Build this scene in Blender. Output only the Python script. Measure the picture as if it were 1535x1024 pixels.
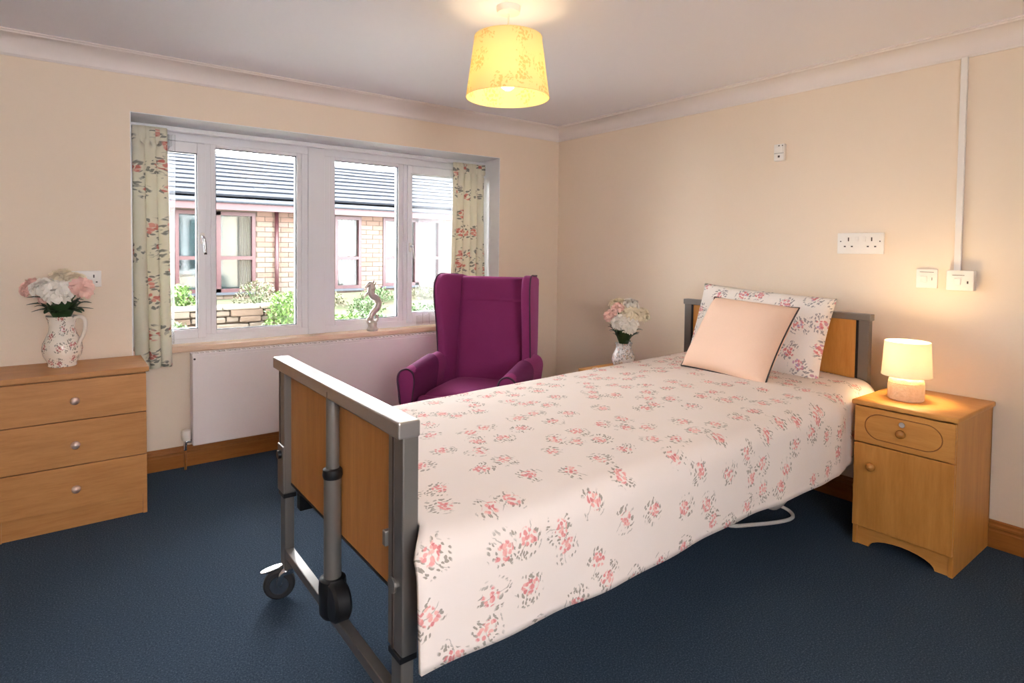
import bpy, bmesh, math, random
from mathutils import Vector, Matrix, noise
random.seed(7)
PI = math.pi
scene = bpy.context.scene
C = scene.collection
for o in list(bpy.data.objects): bpy.data.objects.remove(o)

# ------------------------------------------------------------------ camera
F, YAW, PITCH, CY, ROLL, H = 888.937, math.radians(37.194), math.radians(1.902), 404.08, math.radians(.618), 1.35
d = Vector((math.sin(YAW)*math.cos(PITCH), math.cos(YAW)*math.cos(PITCH), -math.sin(PITCH)))
r = Vector((math.cos(YAW), -math.sin(YAW), 0)); u = r.cross(d)
r, u = r*math.cos(ROLL)+u*math.sin(ROLL), u*math.cos(ROLL)-r*math.sin(ROLL)
cam = bpy.data.objects.new('camera', bpy.data.cameras.new('camera')); C.objects.link(cam)
M4 = Matrix((r, u, -d)).transposed().to_4x4(); M4.translation = (0, 0, H); cam.matrix_world = M4
cam.data.sensor_width = 36; cam.data.sensor_fit = 'HORIZONTAL'
cam.data.lens = F/1535*36; cam.data.shift_y = -(512-CY)/1535; cam.data.clip_start = .02
scene.camera = cam

# ------------------------------------------------------------------ sky, exposure
SKY, LAMP, BED_LAMP, EXPO = 19.0, 9.0, 20.0, 0.42
w = bpy.data.worlds.new('overcast_sky'); scene.world = w; w.use_nodes = True
bg = w.node_tree.nodes['Background']; bg.inputs[0].default_value = (.96, .955, 1, 1); bg.inputs[1].default_value = SKY
scene.view_settings.view_transform = 'Standard'; scene.view_settings.look = 'None'
scene.view_settings.gamma = 1; scene.view_settings.use_curve_mapping = False
scene.view_settings.exposure = EXPO

# ------------------------------------------------------------------ helpers
def srgb(r_, g, b):
    f = lambda c: (c/255/12.92 if c/255 <= .04045 else ((c/255+.055)/1.055)**2.4)
    return (f(r_), f(g), f(b), 1)

class NT:
    def __init__(s, name):
        s.m = bpy.data.materials.new(name); s.m.use_nodes = True; s.t = s.m.node_tree
        s.n = s.t.nodes; s.b = s.n['Principled BSDF']; s.out = s.n['Material Output']
    def node(s, typ, **kw):
        n = s.n.new(typ)
        for k, v in kw.items(): setattr(n, k, v)
        return n
    def set(s, sock, v):
        if isinstance(v, bpy.types.NodeSocket): s.t.links.new(v, sock)
        else: sock.default_value = v
    def math(s, op, a, b=0.0, c=None):
        n = s.node('ShaderNodeMath', operation=op); s.set(n.inputs[0], a); s.set(n.inputs[1], b)
        if c is not None: s.set(n.inputs[2], c)
        return n.outputs[0]
    def vmath(s, op, a, b=(0, 0, 0)):
        n = s.node('ShaderNodeVectorMath', operation=op); s.set(n.inputs[0], a); s.set(n.inputs[1], b); return n.outputs[0]
    def mix(s, f, a, b):
        n = s.node('ShaderNodeMix', data_type='RGBA'); s.set(n.inputs[0], f); s.set(n.inputs[6], a); s.set(n.inputs[7], b); return n.outputs[2]
    def coord(s, k='Object'): return s.node('ShaderNodeTexCoord').outputs[k]
    def mapv(s, v, scale=(1, 1, 1), loc=(0, 0, 0)):
        n = s.node('ShaderNodeMapping'); s.set(n.inputs[0], v); n.inputs[3].default_value = scale; n.inputs[1].default_value = loc; return n.outputs[0]
    def noise(s, v, scale, detail=3, rough=.5, col=False):
        n = s.node('ShaderNodeTexNoise'); s.set(n.inputs['Vector'], v); n.inputs['Scale'].default_value = scale
        n.inputs['Detail'].default_value = detail; n.inputs['Roughness'].default_value = rough
        return n.outputs['Color' if col else 'Fac']
    def vor(s, v, scale, rand=1.0):
        n = s.node('ShaderNodeTexVoronoi', voronoi_dimensions='2D'); s.set(n.inputs['Vector'], v)
        n.inputs['Scale'].default_value = scale; n.inputs['Randomness'].default_value = rand; return n
    def ramp(s, f, stops):
        n = s.node('ShaderNodeValToRGB'); s.set(n.inputs[0], f); e = n.color_ramp.elements
        while len(e) < len(stops): e.new(.5)
        for q, (p, c) in zip(e, stops): q.position = p; q.color = c
        return n.outputs[0]
    def less(s, a, t, soft=.03):   # 1 where a < t
        n = s.node('ShaderNodeMapRange'); s.set(n.inputs[0], a); n.inputs[1].default_value = t-soft; n.inputs[2].default_value = t+soft
        n.inputs[3].default_value = 1; n.inputs[4].default_value = 0; return n.outputs[0]
    def bump(s, h, strength=.2, dist=.002):
        n = s.node('ShaderNodeBump'); s.set(n.inputs['Height'], h); n.inputs['Strength'].default_value = strength
        n.inputs['Distance'].default_value = dist; s.t.links.new(n.outputs[0], s.b.inputs['Normal'])
    def fin(s, col=None, rough=.6, metal=0, spec=.5, sheen=0):
        if col is not None: s.set(s.b.inputs['Base Color'], col)
        s.set(s.b.inputs['Roughness'], rough); s.b.inputs['Metallic'].default_value = metal
        s.b.inputs['Specular IOR Level'].default_value = spec; s.b.inputs['Sheen Weight'].default_value = sheen
        return s.m

def plain(name, c, rough=.5, metal=0, spec=.5, var=.04, vs=6, bump=0, bs=200):
    t = NT(name); col = srgb(*c); n = t.noise(t.coord(), vs)
    k = t.mix(n, tuple(x*(1-var*2) for x in col[:3])+(1,), tuple(min(1, x*(1+var*2)) for x in col[:3])+(1,))
    if bump: t.bump(t.noise(t.coord(), bs, 2), bump)
    return t.fin(k, rough, metal, spec)

def wood(name, a, b, scale=(1, 1, 12), rough=.42, spec=.4):
    t = NT(name); v = t.mapv(t.coord(), scale)
    n1 = t.noise(v, 3.2, 5, .6); n2 = t.noise(v, 16, 3, .6)
    f = t.math('ADD', t.math('MULTIPLY', n1, .7), t.math('MULTIPLY', n2, .3))
    k = t.ramp(f, [(.3, srgb(*a)), (.7, srgb(*b))]); t.bump(n2, .06, .001)
    return t.fin(k, rough, 0, spec)

def floral(name, S, base, petals, leaves, thr=.27, small=8.0, rough=.8, leafy=.4, sheen=.0, spec=.2, density=1.0, base2=None, weave=True, alpha=None):
    """scattered printed sprigs on UVs measured in metres; S sprigs per metre"""
    t = NT(name); uv = t.coord('UV')
    v = t.mapv(uv, (S, S, S))
    wob = t.vmath('SUBTRACT', t.noise(v, 5, 2, .5, True), (.5, .5, .5))
    vw = t.vmath('ADD', v, t.vmath('MULTIPLY', wob, (.16, .16, .0)))
    V1 = t.vor(vw, 1, .75); d1 = V1.outputs['Distance']; c1 = V1.outputs['Color']
    loc = t.vmath('SUBTRACT', vw, V1.outputs['Position'])
    sep = t.node('ShaderNodeSeparateColor'); t.set(sep.inputs[0], c1)
    rot = t.node('ShaderNodeVectorRotate', rotation_type='Z_AXIS'); t.set(rot.inputs[0], loc); t.set(rot.inputs['Angle'], t.math('MULTIPLY', sep.outputs[0], 6.283))
    L = rot.outputs[0]
    n = t.node('ShaderNodeVectorMath', operation='LENGTH'); t.set(n.inputs[0], t.vmath('MULTIPLY', t.vmath('SUBTRACT', L, (.06, .03, 0)), (1.2, 1, 0))); dl = n.outputs['Value']
    V2 = t.vor(vw, small, 1.0)
    pet = t.math('MULTIPLY', t.less(dl, thr*.70, .02), t.less(V2.outputs['Distance'], .42, .07))
    core = t.less(dl, thr*.16, .02); pet = t.math('MAXIMUM', pet, core)
    s2 = t.node('ShaderNodeSeparateColor'); t.set(s2.inputs[0], V2.outputs['Color'])
    pcol = t.ramp(s2.outputs[0], [(.0, srgb(*petals[0])), (.5, srgb(*petals[1])), (1, srgb(*petals[2]))])
    V3 = t.vor(t.mapv(L, (small*.75, small*1.5, 1)), 1, 1.0)
    s3 = t.node('ShaderNodeSeparateXYZ'); t.set(s3.inputs[0], L)
    ring = t.math('MULTIPLY', t.less(d1, thr*1.25, .02), t.math('SUBTRACT', 1.0, t.less(dl, thr*.6, .02)))
    lobe = t.less(t.noise(vw, 2.6, 1), .52, .03)
    leaf = t.math('MULTIPLY', t.math('MULTIPLY', ring, lobe), t.less(V3.outputs['Distance'], leafy*.82, .05))
    curve = t.math('ABSOLUTE', t.math('SUBTRACT', s3.outputs[1], t.math('MULTIPLY', t.math('SINE', t.math('MULTIPLY', s3.outputs[0], 7.0)), .06)))
    stem = t.math('MULTIPLY', t.less(d1, thr*1.15, .02), t.less(curve, .008, .005))
    leaf = t.math('MAXIMUM', leaf, t.math('MULTIPLY', stem, .7))
    keep = t.less(sep.outputs[1], density, .001)
    b = t.mix(t.noise(v, 1.3), srgb(*base), srgb(*(base2 or base)))
    k = t.mix(t.math('MULTIPLY', t.math('MULTIPLY', leaf, keep), .75), b, srgb(*leaves))
    k = t.mix(t.math('MULTIPLY', t.math('MULTIPLY', pet, keep), .85), k, pcol)
    if weave: t.bump(t.noise(uv, 900, 2), .15, .0006)
    return t.fin(k, rough, 0, spec, sheen), t, k

def emissive(name, c, strength):
    t = NT(name); t.b.inputs['Emission Color'].default_value = srgb(*c); t.b.inputs['Emission Strength'].default_value = strength
    return t.fin(srgb(*c), .5)

def bm_new(): return bmesh.new()
def add_box(bm, x0, x1, y0, y1, z0, z1, bev=0.0, seg=2):
    vs = [bm.verts.new(p) for p in ((x0,y0,z0),(x1,y0,z0),(x1,y1,z0),(x0,y1,z0),(x0,y0,z1),(x1,y0,z1),(x1,y1,z1),(x0,y1,z1))]
    fs = [bm.faces.new([vs[i] for i in q]) for q in ((3,2,1,0),(4,5,6,7),(0,1,5,4),(1,2,6,5),(2,3,7,6),(3,0,4,7))]
    if bev > 0:
        es = list({e for f in fs for e in f.edges})
        bmesh.ops.bevel(bm, geom=es, offset=bev, segments=seg, profile=.5, affect='EDGES', clamp_overlap=True)
    return bm
def box(x0, x1, y0, y1, z0, z1, bev=0.0, seg=2): return add_box(bmesh.new(), x0, x1, y0, y1, z0, z1, bev, seg)

def tube(pts, rad, n=8, caps=True, bm=None):
    bm = bm or bmesh.new(); pts = [Vector(p) for p in pts]
    rads = rad if isinstance(rad, (list, tuple)) else [rad]*len(pts)
    rings = []; up = Vector((0, 0, 1))
    for i, p in enumerate(pts):
        t = (pts[min(i+1, len(pts)-1)]-pts[max(i-1, 0)]).normalized()
        if i == 0:
            a = up if abs(t.z) < .9 else Vector((1, 0, 0)); n1 = t.cross(a).normalized()
        else: n1 = (n1 - t*n1.dot(t)).normalized()
        n2 = t.cross(n1)
        rings.append([bm.verts.new(p+(n1*math.cos(q*2*PI/n)+n2*math.sin(q*2*PI/n))*rads[i]) for q in range(n)])
    for a, b in zip(rings, rings[1:]):
        for q in range(n): bm.faces.new((a[q], a[(q+1)%n], b[(q+1)%n], b[q]))
    if caps: bm.faces.new(rings[0][::-1]); bm.faces.new(rings[-1])
    return bm
def spline(pts, k=6):
    pts = [Vector(p) for p in pts]; out = []
    for i in range(len(pts)-1):
        p0, p1, p2, p3 = pts[max(i-1,0)], pts[i], pts[i+1], pts[min(i+2,len(pts)-1)]
        for q in range(k):
            t = q/k
            out.append(.5*((2*p1)+(p2-p0)*t+(2*p0-5*p1+4*p2-p3)*t*t+(3*p1-p0-3*p2+p3)*t**3))
    out.append(pts[-1]); return out
def lathe(prof, n=32, ax=(0, 0), bm=None, closed=False):
    """prof: (radius, z); UV in metres around and along"""
    bm = bm or bmesh.new(); uvl = bm.loops.layers.uv.verify(); L = [0.0]
    for a, b in zip(prof, prof[1:]): L.append(L[-1]+math.hypot(a[0]-b[0], a[1]-b[1]))
    rm = max(p[0] for p in prof)
    rings = [[bm.verts.new((ax[0]+max(p[0], 1e-4)*math.cos(q*2*PI/n), ax[1]+max(p[0], 1e-4)*math.sin(q*2*PI/n), p[1])) for q in range(n)] for p in prof]
    for i in range(len(prof)-1):
        for q in range(n):
            f = bm.faces.new((rings[i][q], rings[i][(q+1)%n], rings[i+1][(q+1)%n], rings[i+1][q]))
            for l, (a, b) in zip(f.loops, ((q, i), (q+1, i), (q+1, i+1), (q, i+1))): l[uvl].uv = (a*2*PI*rm/n, L[b])
    return bm
def slab(outline, t0, t1, axis='y', bev=.01, seg=3, bm=None):
    """closed 2D outline extruded from t0 to t1 along an axis"""
    bm = bm or bmesh.new()
    def P(a, b, t): return {'x': (t, a, b), 'y': (a, t, b), 'z': (a, b, t)}[axis]
    A = [bm.verts.new(P(a, b, t0)) for a, b in outline]; B = [bm.verts.new(P(a, b, t1)) for a, b in outline]; n = len(A)
    f0 = bm.faces.new(A); f1 = bm.faces.new(B[::-1])
    for i in range(n): bm.faces.new((A[i], B[i], B[(i+1)%n], A[(i+1)%n]))
    bmesh.ops.recalc_face_normals(bm, faces=bm.faces[:])
    if bev > 0:
        es = list(f0.edges)+list(f1.edges)
        bmesh.ops.bevel(bm, geom=es, offset=bev, segments=seg, profile=.5, affect='EDGES', clamp_overlap=True)
    return bm
def gridmesh(fn, nu, nv, uv=None):
    """fn(i, j) -> point; uv(i, j) -> uv"""
    bm = bmesh.new(); uvl = bm.loops.layers.uv.verify()
    V = [[bm.verts.new(fn(i, j)) for j in range(nv+1)] for i in range(nu+1)]
    for i in range(nu):
        for j in range(nv):
            f = bm.faces.new((V[i][j], V[i+1][j], V[i+1][j+1], V[i][j+1])); f.smooth = True
            if uv:
                for l, (a, b) in zip(f.loops, ((i,j),(i+1,j),(i+1,j+1),(i,j+1))): l[uvl].uv = uv(a, b)
    return bm

def O(name, bm, mat, parent=None, smooth=None, loc=None):
    me = bpy.data.meshes.new(name)
    if smooth is not None:
        for f in bm.faces: f.smooth = True
    bm.normal_update(); bm.to_mesh(me); bm.free()
    if smooth is not None and smooth < 3: me.set_sharp_from_angle(angle=smooth)
    o = bpy.data.objects.new(name, me); C.objects.link(o); me.materials.append(mat)
    if parent: o.parent = parent
    if loc: o.location = loc
    return o
SM = math.radians(40)
def thing(name, label, cat, loc=(0, 0, 0), rz=0, group=None):
    o = bpy.data.objects.new(name, None); C.objects.link(o); o.empty_display_size = .1
    o.location = loc; o.rotation_euler = (0, 0, rz); o['label'] = label; o['category'] = cat
    if group: o['group'] = group
    return o
def tag(o, label, cat, group=None, kind=None):
    o['label'] = label; o['category'] = cat
    if group: o['group'] = group
    if kind: o['kind'] = kind
    return o
def struct(o, label=None, cat=None):
    o['kind'] = 'structure'
    if label: o['label'] = label
    if cat: o['category'] = cat
    return o
def copy_of(src, name, parent=None):
    c = src.copy(); c.name = name; C.objects.link(c); c.parent = parent; return c

# ------------------------------------------------------------------ materials
M = {}
M['wall'] = plain('cream_wall_paint', (240, 222, 200), .75, spec=.25, var=.01, vs=2, bump=.05, bs=260)
M['white_wall'] = plain('white_gloss_reveal_paint', (246, 246, 247), .22, spec=.8, var=.01)
M['ceiling'] = plain('ceiling_paint', (250, 248, 253), .85, spec=.2, var=.01, vs=2)
M['cornice'] = plain('cornice_paint', (240, 230, 224), .6, spec=.3, var=.01)
M['upvc'] = plain('white_upvc', (242, 242, 245), .3, spec=.5, var=.01)
M['gasket'] = plain('rubber_gasket', (40, 46, 54), .6)
M['plastic'] = plain('white_plastic', (244, 238, 230), .35, var=.01)
M['slot'] = plain('dark_slot', (70, 60, 55), .7)
M['radiator'] = plain('radiator_enamel', (243, 232, 228), .35, var=.01)
M['chrome'] = plain('chrome', (205, 205, 208), .18, 1, var=.02)
M['nickel'] = plain('rosy_nickel', (222, 196, 182), .28, .55, var=.02)
M['steel'] = plain('silver_painted_steel', (134, 129, 123), .36, .6, var=.03)
M['steel_top'] = plain('brushed_aluminium', (170, 165, 160), .30, .7, var=.03, vs=30)
M['black'] = plain('black_plastic', (22, 22, 24), .4)
M['rubber'] = plain('grey_rubber', (40, 40, 42), .6)
M['beech'] = wood('beech_laminate', (176, 118, 64), (204, 146, 88), (1, 9, 9))
M['beech_v'] = wood('beech_laminate_upright', (190, 126, 56), (214, 152, 78), (9, 9, 1))
M['beech_h'] = wood('beech_laminate_crosswise', (196, 132, 62), (218, 158, 84), (9, 1.2, 9))
M['bedwood'] = wood('bed_panel_beech', (178, 116, 56), (202, 140, 76), (9, 9, 1))
M['knobwood'] = wood('varnished_knob', (178, 116, 52), (198, 138, 70), (9, 9, 1), .2)
M['oak'] = wood('stained_oak_skirting', (140, 84, 34), (170, 108, 50), (1, 12, 12), .35)
M['oak_r'] = wood('stained_oak_skirting_side', (140, 84, 34), (170, 108, 50), (12, 1, 12), .35)
M['sill'] = wood('sill_timber', (214, 180, 150), (236, 208, 184), (1, 12, 12), .35)

def carpet():
    t = NT('blue_loop_carpet'); v = t.coord()
    n = t.noise(v, 170, 3, .7); n2 = t.noise(v, 520, 2, .6); n3 = t.noise(v, 1.5, 2)
    f = t.math('ADD', t.math('MULTIPLY', n, .6), t.math('MULTIPLY', n2, .4))
    k = t.ramp(f, [(.32, srgb(34, 44, 55)), (.52, srgb(62, 78, 95)), (.72, srgb(122, 136, 150))])
    k = t.mix(t.math('MULTIPLY', n3, .25), k, srgb(48, 64, 82))
    t.bump(f, .9, .006); return t.fin(k, .95, 0, .1)
M['carpet'] = carpet()

def velvet(name, c1, c2):
    t = NT(name); n = t.noise(t.coord(), 4, 3); n2 = t.noise(t.coord(), 700, 2)
    k = t.mix(n, srgb(*c1), srgb(*c2)); t.bump(n2, .25, .001); t.b.inputs['Sheen Tint'].default_value = srgb(220, 130, 190)
    t.b.inputs['Sheen Roughness'].default_value = .4
    return t.fin(k, .85, 0, .15, .35)
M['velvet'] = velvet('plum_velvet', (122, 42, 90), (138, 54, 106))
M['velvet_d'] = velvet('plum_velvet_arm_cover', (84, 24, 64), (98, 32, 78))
M['piping'] = plain('dark_plum_piping', (58, 16, 48), .7)
M['duvet'] = floral('rose_sprig_cotton', 8.0, (240, 227, 216), ((214, 104, 108), (232, 146, 142), (242, 184, 172)), (128, 118, 100), .295, 9.5, .8, .38, density=.95, base2=(242, 230, 222))[0]
M['pillow'] = floral('rose_sprig_pillowcase', 8.0, (246, 238, 230), ((206, 84, 92), (226, 128, 132), (176, 150, 190)), (120, 116, 120), .34, 8.5, .8, .42, density=.95)[0]
M['curtain'], ct, ck = floral('rose_curtain_linen', 6.2, (240, 236, 218), ((190, 70, 62), (214, 122, 110), (230, 168, 152)), (84, 92, 88), .32, 7.5, .85, .44, density=.9, base2=(230, 226, 204))
qt = ct.node('ShaderNodeBsdfTranslucent'); ct.set(qt.inputs[0], ck); qm = ct.node('ShaderNodeMixShader'); qm.inputs[0].default_value = .22
ct.set(qm.inputs[1], ct.b.outputs[0]); ct.set(qm.inputs[2], qt.outputs[0]); ct.set(ct.out.inputs[0], qm.outputs[0])
M['jug'] = floral('rose_print_pottery', 14, (246, 236, 222), ((150, 40, 50), (190, 84, 84), (206, 120, 110)), (96, 92, 72), .36, 6.5, .15, .42, spec=.5, weave=False, density=.97)[0]
M['jug2'] = floral('leafy_print_pottery', 22, (226, 222, 218), ((120, 110, 80), (196, 170, 130), (206, 130, 120)), (60, 62, 50), .42, 6.5, .15, .5, spec=.5, weave=False)[0]
M['cushion'] = plain('peach_cotton', (240, 206, 182), .85, spec=.15, var=.02, vs=3)
M['cushion_pipe'] = plain('charcoal_piping', (56, 46, 46), .8)
M['mattress'] = plain('mattress_cover', (214, 204, 196), .8)

def glass():
    t = NT('window_glass'); tr = t.node('ShaderNodeBsdfTransparent'); gl = t.node('ShaderNodeBsdfGlossy'); gl.inputs['Roughness'].default_value = .02
    tr.inputs[0].default_value = (.97, .985, .98, 1)
    fr = t.node('ShaderNodeFresnel'); fr.inputs[0].default_value = 1.35
    mx = t.node('ShaderNodeMixShader'); t.set(mx.inputs[0], fr.outputs[0]); t.set(mx.inputs[1], tr.outputs[0]); t.set(mx.inputs[2], gl.outputs[0])
    t.set(t.out.inputs[0], mx.outputs[0]); return t.m
M['glass'] = glass()
def voile():
    t = NT('white_voile'); tr = t.node('ShaderNodeBsdfTransparent'); df = t.node('ShaderNodeBsdfTranslucent'); d2 = t.node('ShaderNodeBsdfDiffuse')
    for q in (df, d2): q.inputs[0].default_value = (.86, .9, .95, 1)
    a = t.node('ShaderNodeMixShader'); a.inputs[0].default_value = .4; t.set(a.inputs[1], df.outputs[0]); t.set(a.inputs[2], d2.outputs[0])
    mx = t.node('ShaderNodeMixShader'); mx.inputs[0].default_value = .15; t.set(mx.inputs[1], tr.outputs[0]); t.set(mx.inputs[2], a.outputs[0])
    t.set(t.out.inputs[0], mx.outputs[0]); return t.m
M['voile'] = voile()
def shade(name, colr, trans=.6, print_col=None, S=9):
    if print_col:
        m, t, k = floral(name, S, colr, (print_col, print_col, print_col), print_col, .42, 7.5, .8, .36, weave=False, density=.55)
    else:
        t = NT(name); k = t.mix(t.noise(t.coord(), 300, 2), srgb(*colr), srgb(*[c*.97 for c in colr])); t.fin(k, .8)
    tl = t.node('ShaderNodeBsdfTranslucent'); df = t.node('ShaderNodeBsdfDiffuse'); t.set(tl.inputs[0], k); t.set(df.inputs[0], k)
    mx = t.node('ShaderNodeMixShader'); mx.inputs[0].default_value = trans; t.set(mx.inputs[1], df.outputs[0]); t.set(mx.inputs[2], tl.outputs[0])
    t.set(t.out.inputs[0], mx.outputs[0]); return t.m
M['shade'] = shade('yellow_toile_shade', (255, 243, 196), .5, (243, 212, 148), 9)
M['shade_w'] = shade('cream_lamp_shade', (255, 246, 226), .2)
M['bulb'] = emissive('glowing_bulb', (255, 226, 176), 14)

# ------------------------------------------------------------------ the room
YF, YB, XH, CEIL, ZC = 3.859, 4.079, 3.42, 2.385, 2.28
XL, YN = -1.9, -1.5
RL, RR, RT, SILLZ = .303, 2.798, 2.083, .735
YO = 4.36                        # outer face of the window wall
struct(O('floor', box(XL, XH, YN, YB, -.1, 0), M['carpet']), 'dark blue loop pile carpet covering the bedroom floor', 'floor')
struct(O('ceiling', box(XL, XH, YN, YO, CEIL, CEIL+.1), M['ceiling']), 'plain white painted ceiling above the bed', 'ceiling')
bm = box(XL, RL, YF, YO, 0, CEIL); add_box(bm, RR, XH, YF, YO, 0, CEIL); add_box(bm, RL, RR, YF, YO, RT, CEIL); add_box(bm, RL, RR, YB, YO, 0, SILLZ-.03)
wf = struct(O('wall_far', bm, M['wall']), 'cream wall with the recessed window above the radiator', 'wall')
bm = box(RL, RL+.004, YF+.002, YO, 0, RT-.004); add_box(bm, RR-.004, RR, YF+.002, YO, 0, RT-.004); add_box(bm, RL, RR, YF+.002, YO, RT-.004, RT)
O('reveal', bm, M['white_wall'], wf)['label'] = 'white painted window reveal'
struct(O('wall_right', box(XH, XH+.2, YN, YO, -.1, CEIL+.1), M['wall']), 'cream wall behind the headboard', 'wall')
struct(O('wall_left', box(XL-.2, XL, YN, YO, -.1, CEIL+.1), M['wall']), 'cream side wall beyond the chest of drawers', 'wall')
# wall behind the photographer with an unseen opening added to let in fill daylight
OX0, OX1, OZ0, OZ1 = -.4, .5, .9, 2.1
bm = box(XL, OX0, YN-.2, YN, -.1, CEIL+.1); add_box(bm, OX1, XH, YN-.2, YN, -.1, CEIL+.1); add_box(bm, OX0, OX1, YN-.2, YN, OZ1, CEIL+.1); add_box(bm, OX0, OX1, YN-.2, YN, -.1, OZ0)
struct(O('wall_near', bm, M['wall']), 'cream wall with an added unseen opening for fill daylight', 'wall')
def cove(axis):
    out = [(0, 0)]
    pts = [(0, ZC), (.006, ZC), (.010, ZC+.008)]
    pts += [(.012+.088*(1-math.cos(q*PI/2/8)), ZC+.010+.080*math.sin(q*PI/2/8)) for q in range(9)]
    pts += [(.104, CEIL-.008), (.112, CEIL-.006), (.112, CEIL), (0, CEIL)]
    return pts
struct(O('trim_1', slab([(YF-a, b) for a, b in cove(0)], XL, XH, 'x', 0), M['cornice'], smooth=math.radians(25)), 'white coved cornice above the window', 'cornice')
struct(O('trim_2', slab([(XH-a, b) for a, b in cove(0)], YN, YF, 'y', 0), M['cornice'], smooth=math.radians(25)), 'white coved cornice above the headboard wall', 'cornice')
SK = [(0, 0), (.016, 0), (.016, .078), (.013, .084), (.013, .090), (.017, .096), (.016, .104), (.009, .110), (.008, .117), (.010, .121), (.006, .127), (0, .127)]
struct(O('baseboard_far', slab([(YB-a, b) for a, b in SK], RL+.004, RR-.004, 'x', 0), M['oak']), 'oak stained skirting board under the radiator', 'skirting board')
struct(O('baseboard_left', slab([(YF-a, b) for a, b in SK], XL, RL, 'x', 0), M['oak']), 'oak skirting board behind the chest of drawers', 'skirting board')
struct(O('baseboard_right', slab([(XH-a, b) for a, b in SK], YN, YF, 'y', 0), M['oak_r']), 'oak stained skirting board along the headboard wall', 'skirting board')

# ------------------------------------------------------------------ window
win = bpy.data.objects.new('window_1', None); C.objects.link(win); struct(win, 'white plastic framed window of four lights in the recess', 'window')
YG0, YG1 = 4.15, 4.22
FX0, FX1, FZ0, FZ1 = RL+.004, RR-.004, .745, 2.045
def frame_ring(x0, x1, z0, z1, tz, tx, y0, y1, bev=.004):
    b = box(x0, x0+tx, y0, y1, z0, z1, bev); add_box(b, x1-tx, x1, y0, y1, z0, z1, bev)
    add_box(b, x0+tx, x1-tx, y0, y1, z0, z0+tz, bev); add_box(b, x0+tx, x1-tx, y0, y1, z1-tz, z1, bev); return b
O('frame', frame_ring(FX0, FX1, FZ0, FZ1, .05, .05, YG0, YG1+.01), M['upvc'], win)
for x0, x1 in ((.716, .752), (1.322, 1.364), (1.480, 1.524), (2.096, 2.126)): O('mullion', box(x0, x1, YG0, YG1+.01, FZ0+.05, FZ1-.05, .004), M['upvc'], win)
O('head_rail', box(FX0, FX1, YG0-.004, YG1+.01, FZ1-.002, RT-.004, .003), M['upvc'], win)
O('cover_strip', box(1.364, 1.480, YG0-.012, YG1, FZ0, FZ1, .005), M['upvc'], win)
def light(x0, x1, z0, z1, px0, px1, pz0, pz1, sash):
    y0 = YG0-.014 if sash else YG0+.006
    b = box(x0, px0, y0, YG1, z0, z1, .004); add_box(b, px1, x1, y0, YG1, z0, z1, .004)
    add_box(b, px0, px1, y0, YG1, z0, pz0, .004); add_box(b, px0, px1, y0, YG1, pz1, z1, .004)
    s = O('sash', b, M['upvc'], win)
    O('gasket', frame_ring(px0, px1, pz0, pz1, .004, .004, y0+.012, y0+.03, 0), M['gasket'], s)
    O('pane', box(px0, px1, YG0+.03, YG0+.034, pz0, pz1), M['glass'], s)
    return s
s1 = light(.345, .722, .775, 1.99, .405, .675, .835, 1.928, True)
light(.752, 1.322, .775, 2.005, .783, 1.290, .817, 1.976, False)
light(1.524, 2.096, .775, 2.005, 1.558, 2.055, .826, 1.974, False)
s4 = light(2.124, 2.752, .775, 1.99, 2.165, 2.70, .852, 1.926, True)
def handle(x, z, par):
    b = box(x-.013, x+.013, YG0-.026, YG0-.013, z-.035, z+.035, .005)
    O('handle', b, M['plastic'], par)
    pts = [(x, YG0-.026, z+.008), (x, YG0-.05, z+.008), (x+.006, YG0-.056, z-.015), (x+.012, YG0-.054, z-.10)]
    O('handle_lever', tube(spline(pts, 4), .009, 8), M['chrome'], par, smooth=3)
handle(.700, 1.40, s1); handle(2.146, 1.36, s4)
O('sill', box(RL+.006, RR-.006, YB-.035, YG0+.02, SILLZ-.028, SILLZ+.008, .006), M['sill'], win)['label'] = 'pale timber window board'

# curtain track, curtains, voiles
tr = O('curtain_track', box(RL+.01, RR-.01, 4.055, 4.083, 2.035, 2.062, .004), M['upvc']); tag(tr, 'white curtain track fixed across the top of the window recess', 'curtain track')
def curtain_bm(x0t, x1t, x0b, x1b, yc, zt, zb, folds, amp, seed, n=90, nz=40):
    rnd = random.Random(seed); ph = rnd.random()*6; Wt = abs(x1t-x0t); L = Wt*1.8
    def fn(i, j):
        s, v = i/n, j/nz
        x = (x0t+(x1t-x0t)*s)*(1-v)+(x0b+(x1b-x0b)*s)*v
        a = amp*(.55+.6*v if v > .08 else 1.0)
        ph2 = folds*2*PI*s+ph+.5*math.sin(3*v+s*5)
        if v < .07: ph2 = folds*2*2*PI*s+ph; a = amp*.5
        y = yc+a*math.sin(ph2)*(1+.25*math.sin(s*17+seed))
        x += .018*math.cos(ph2)*(1-.3*v)
        z = zt+(zb-zt)*v+(.006*math.sin(s*11) if j == nz else 0)
        return (x, y, z)
    return gridmesh(fn, n, nz, lambda i, j: (i/n*L+seed, (1-j/nz)*(zt-zb)))
def curtain(name, label, *a):
    t = O(name, curtain_bm(*a), M['curtain']); m = t.modifiers.new('cloth', 'SOLIDIFY'); m.thickness = .003
    return tag(t, label, 'curtain', 'floral curtains at the window')
curtain('curtain', 'cream rose-print curtain hanging beside the chest of drawers', RL+.035, .485, RL+.03, .520, 4.030, 2.040, .635, 3, .032, 3)
curtain('curtain', 'cream rose-print curtain behind the plum armchair', 2.475, RR-.03, 2.43, RR-.03, 4.03, 2.035, .64, 5, .030, 5)
v1 = O('voile', curtain_bm(.44, .54, .45, .535, 4.105, 2.02, .76, 3, .010, 8), M['voile']); tag(v1, 'thin sheer white voile at the left window edge', 'net curtain')
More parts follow.
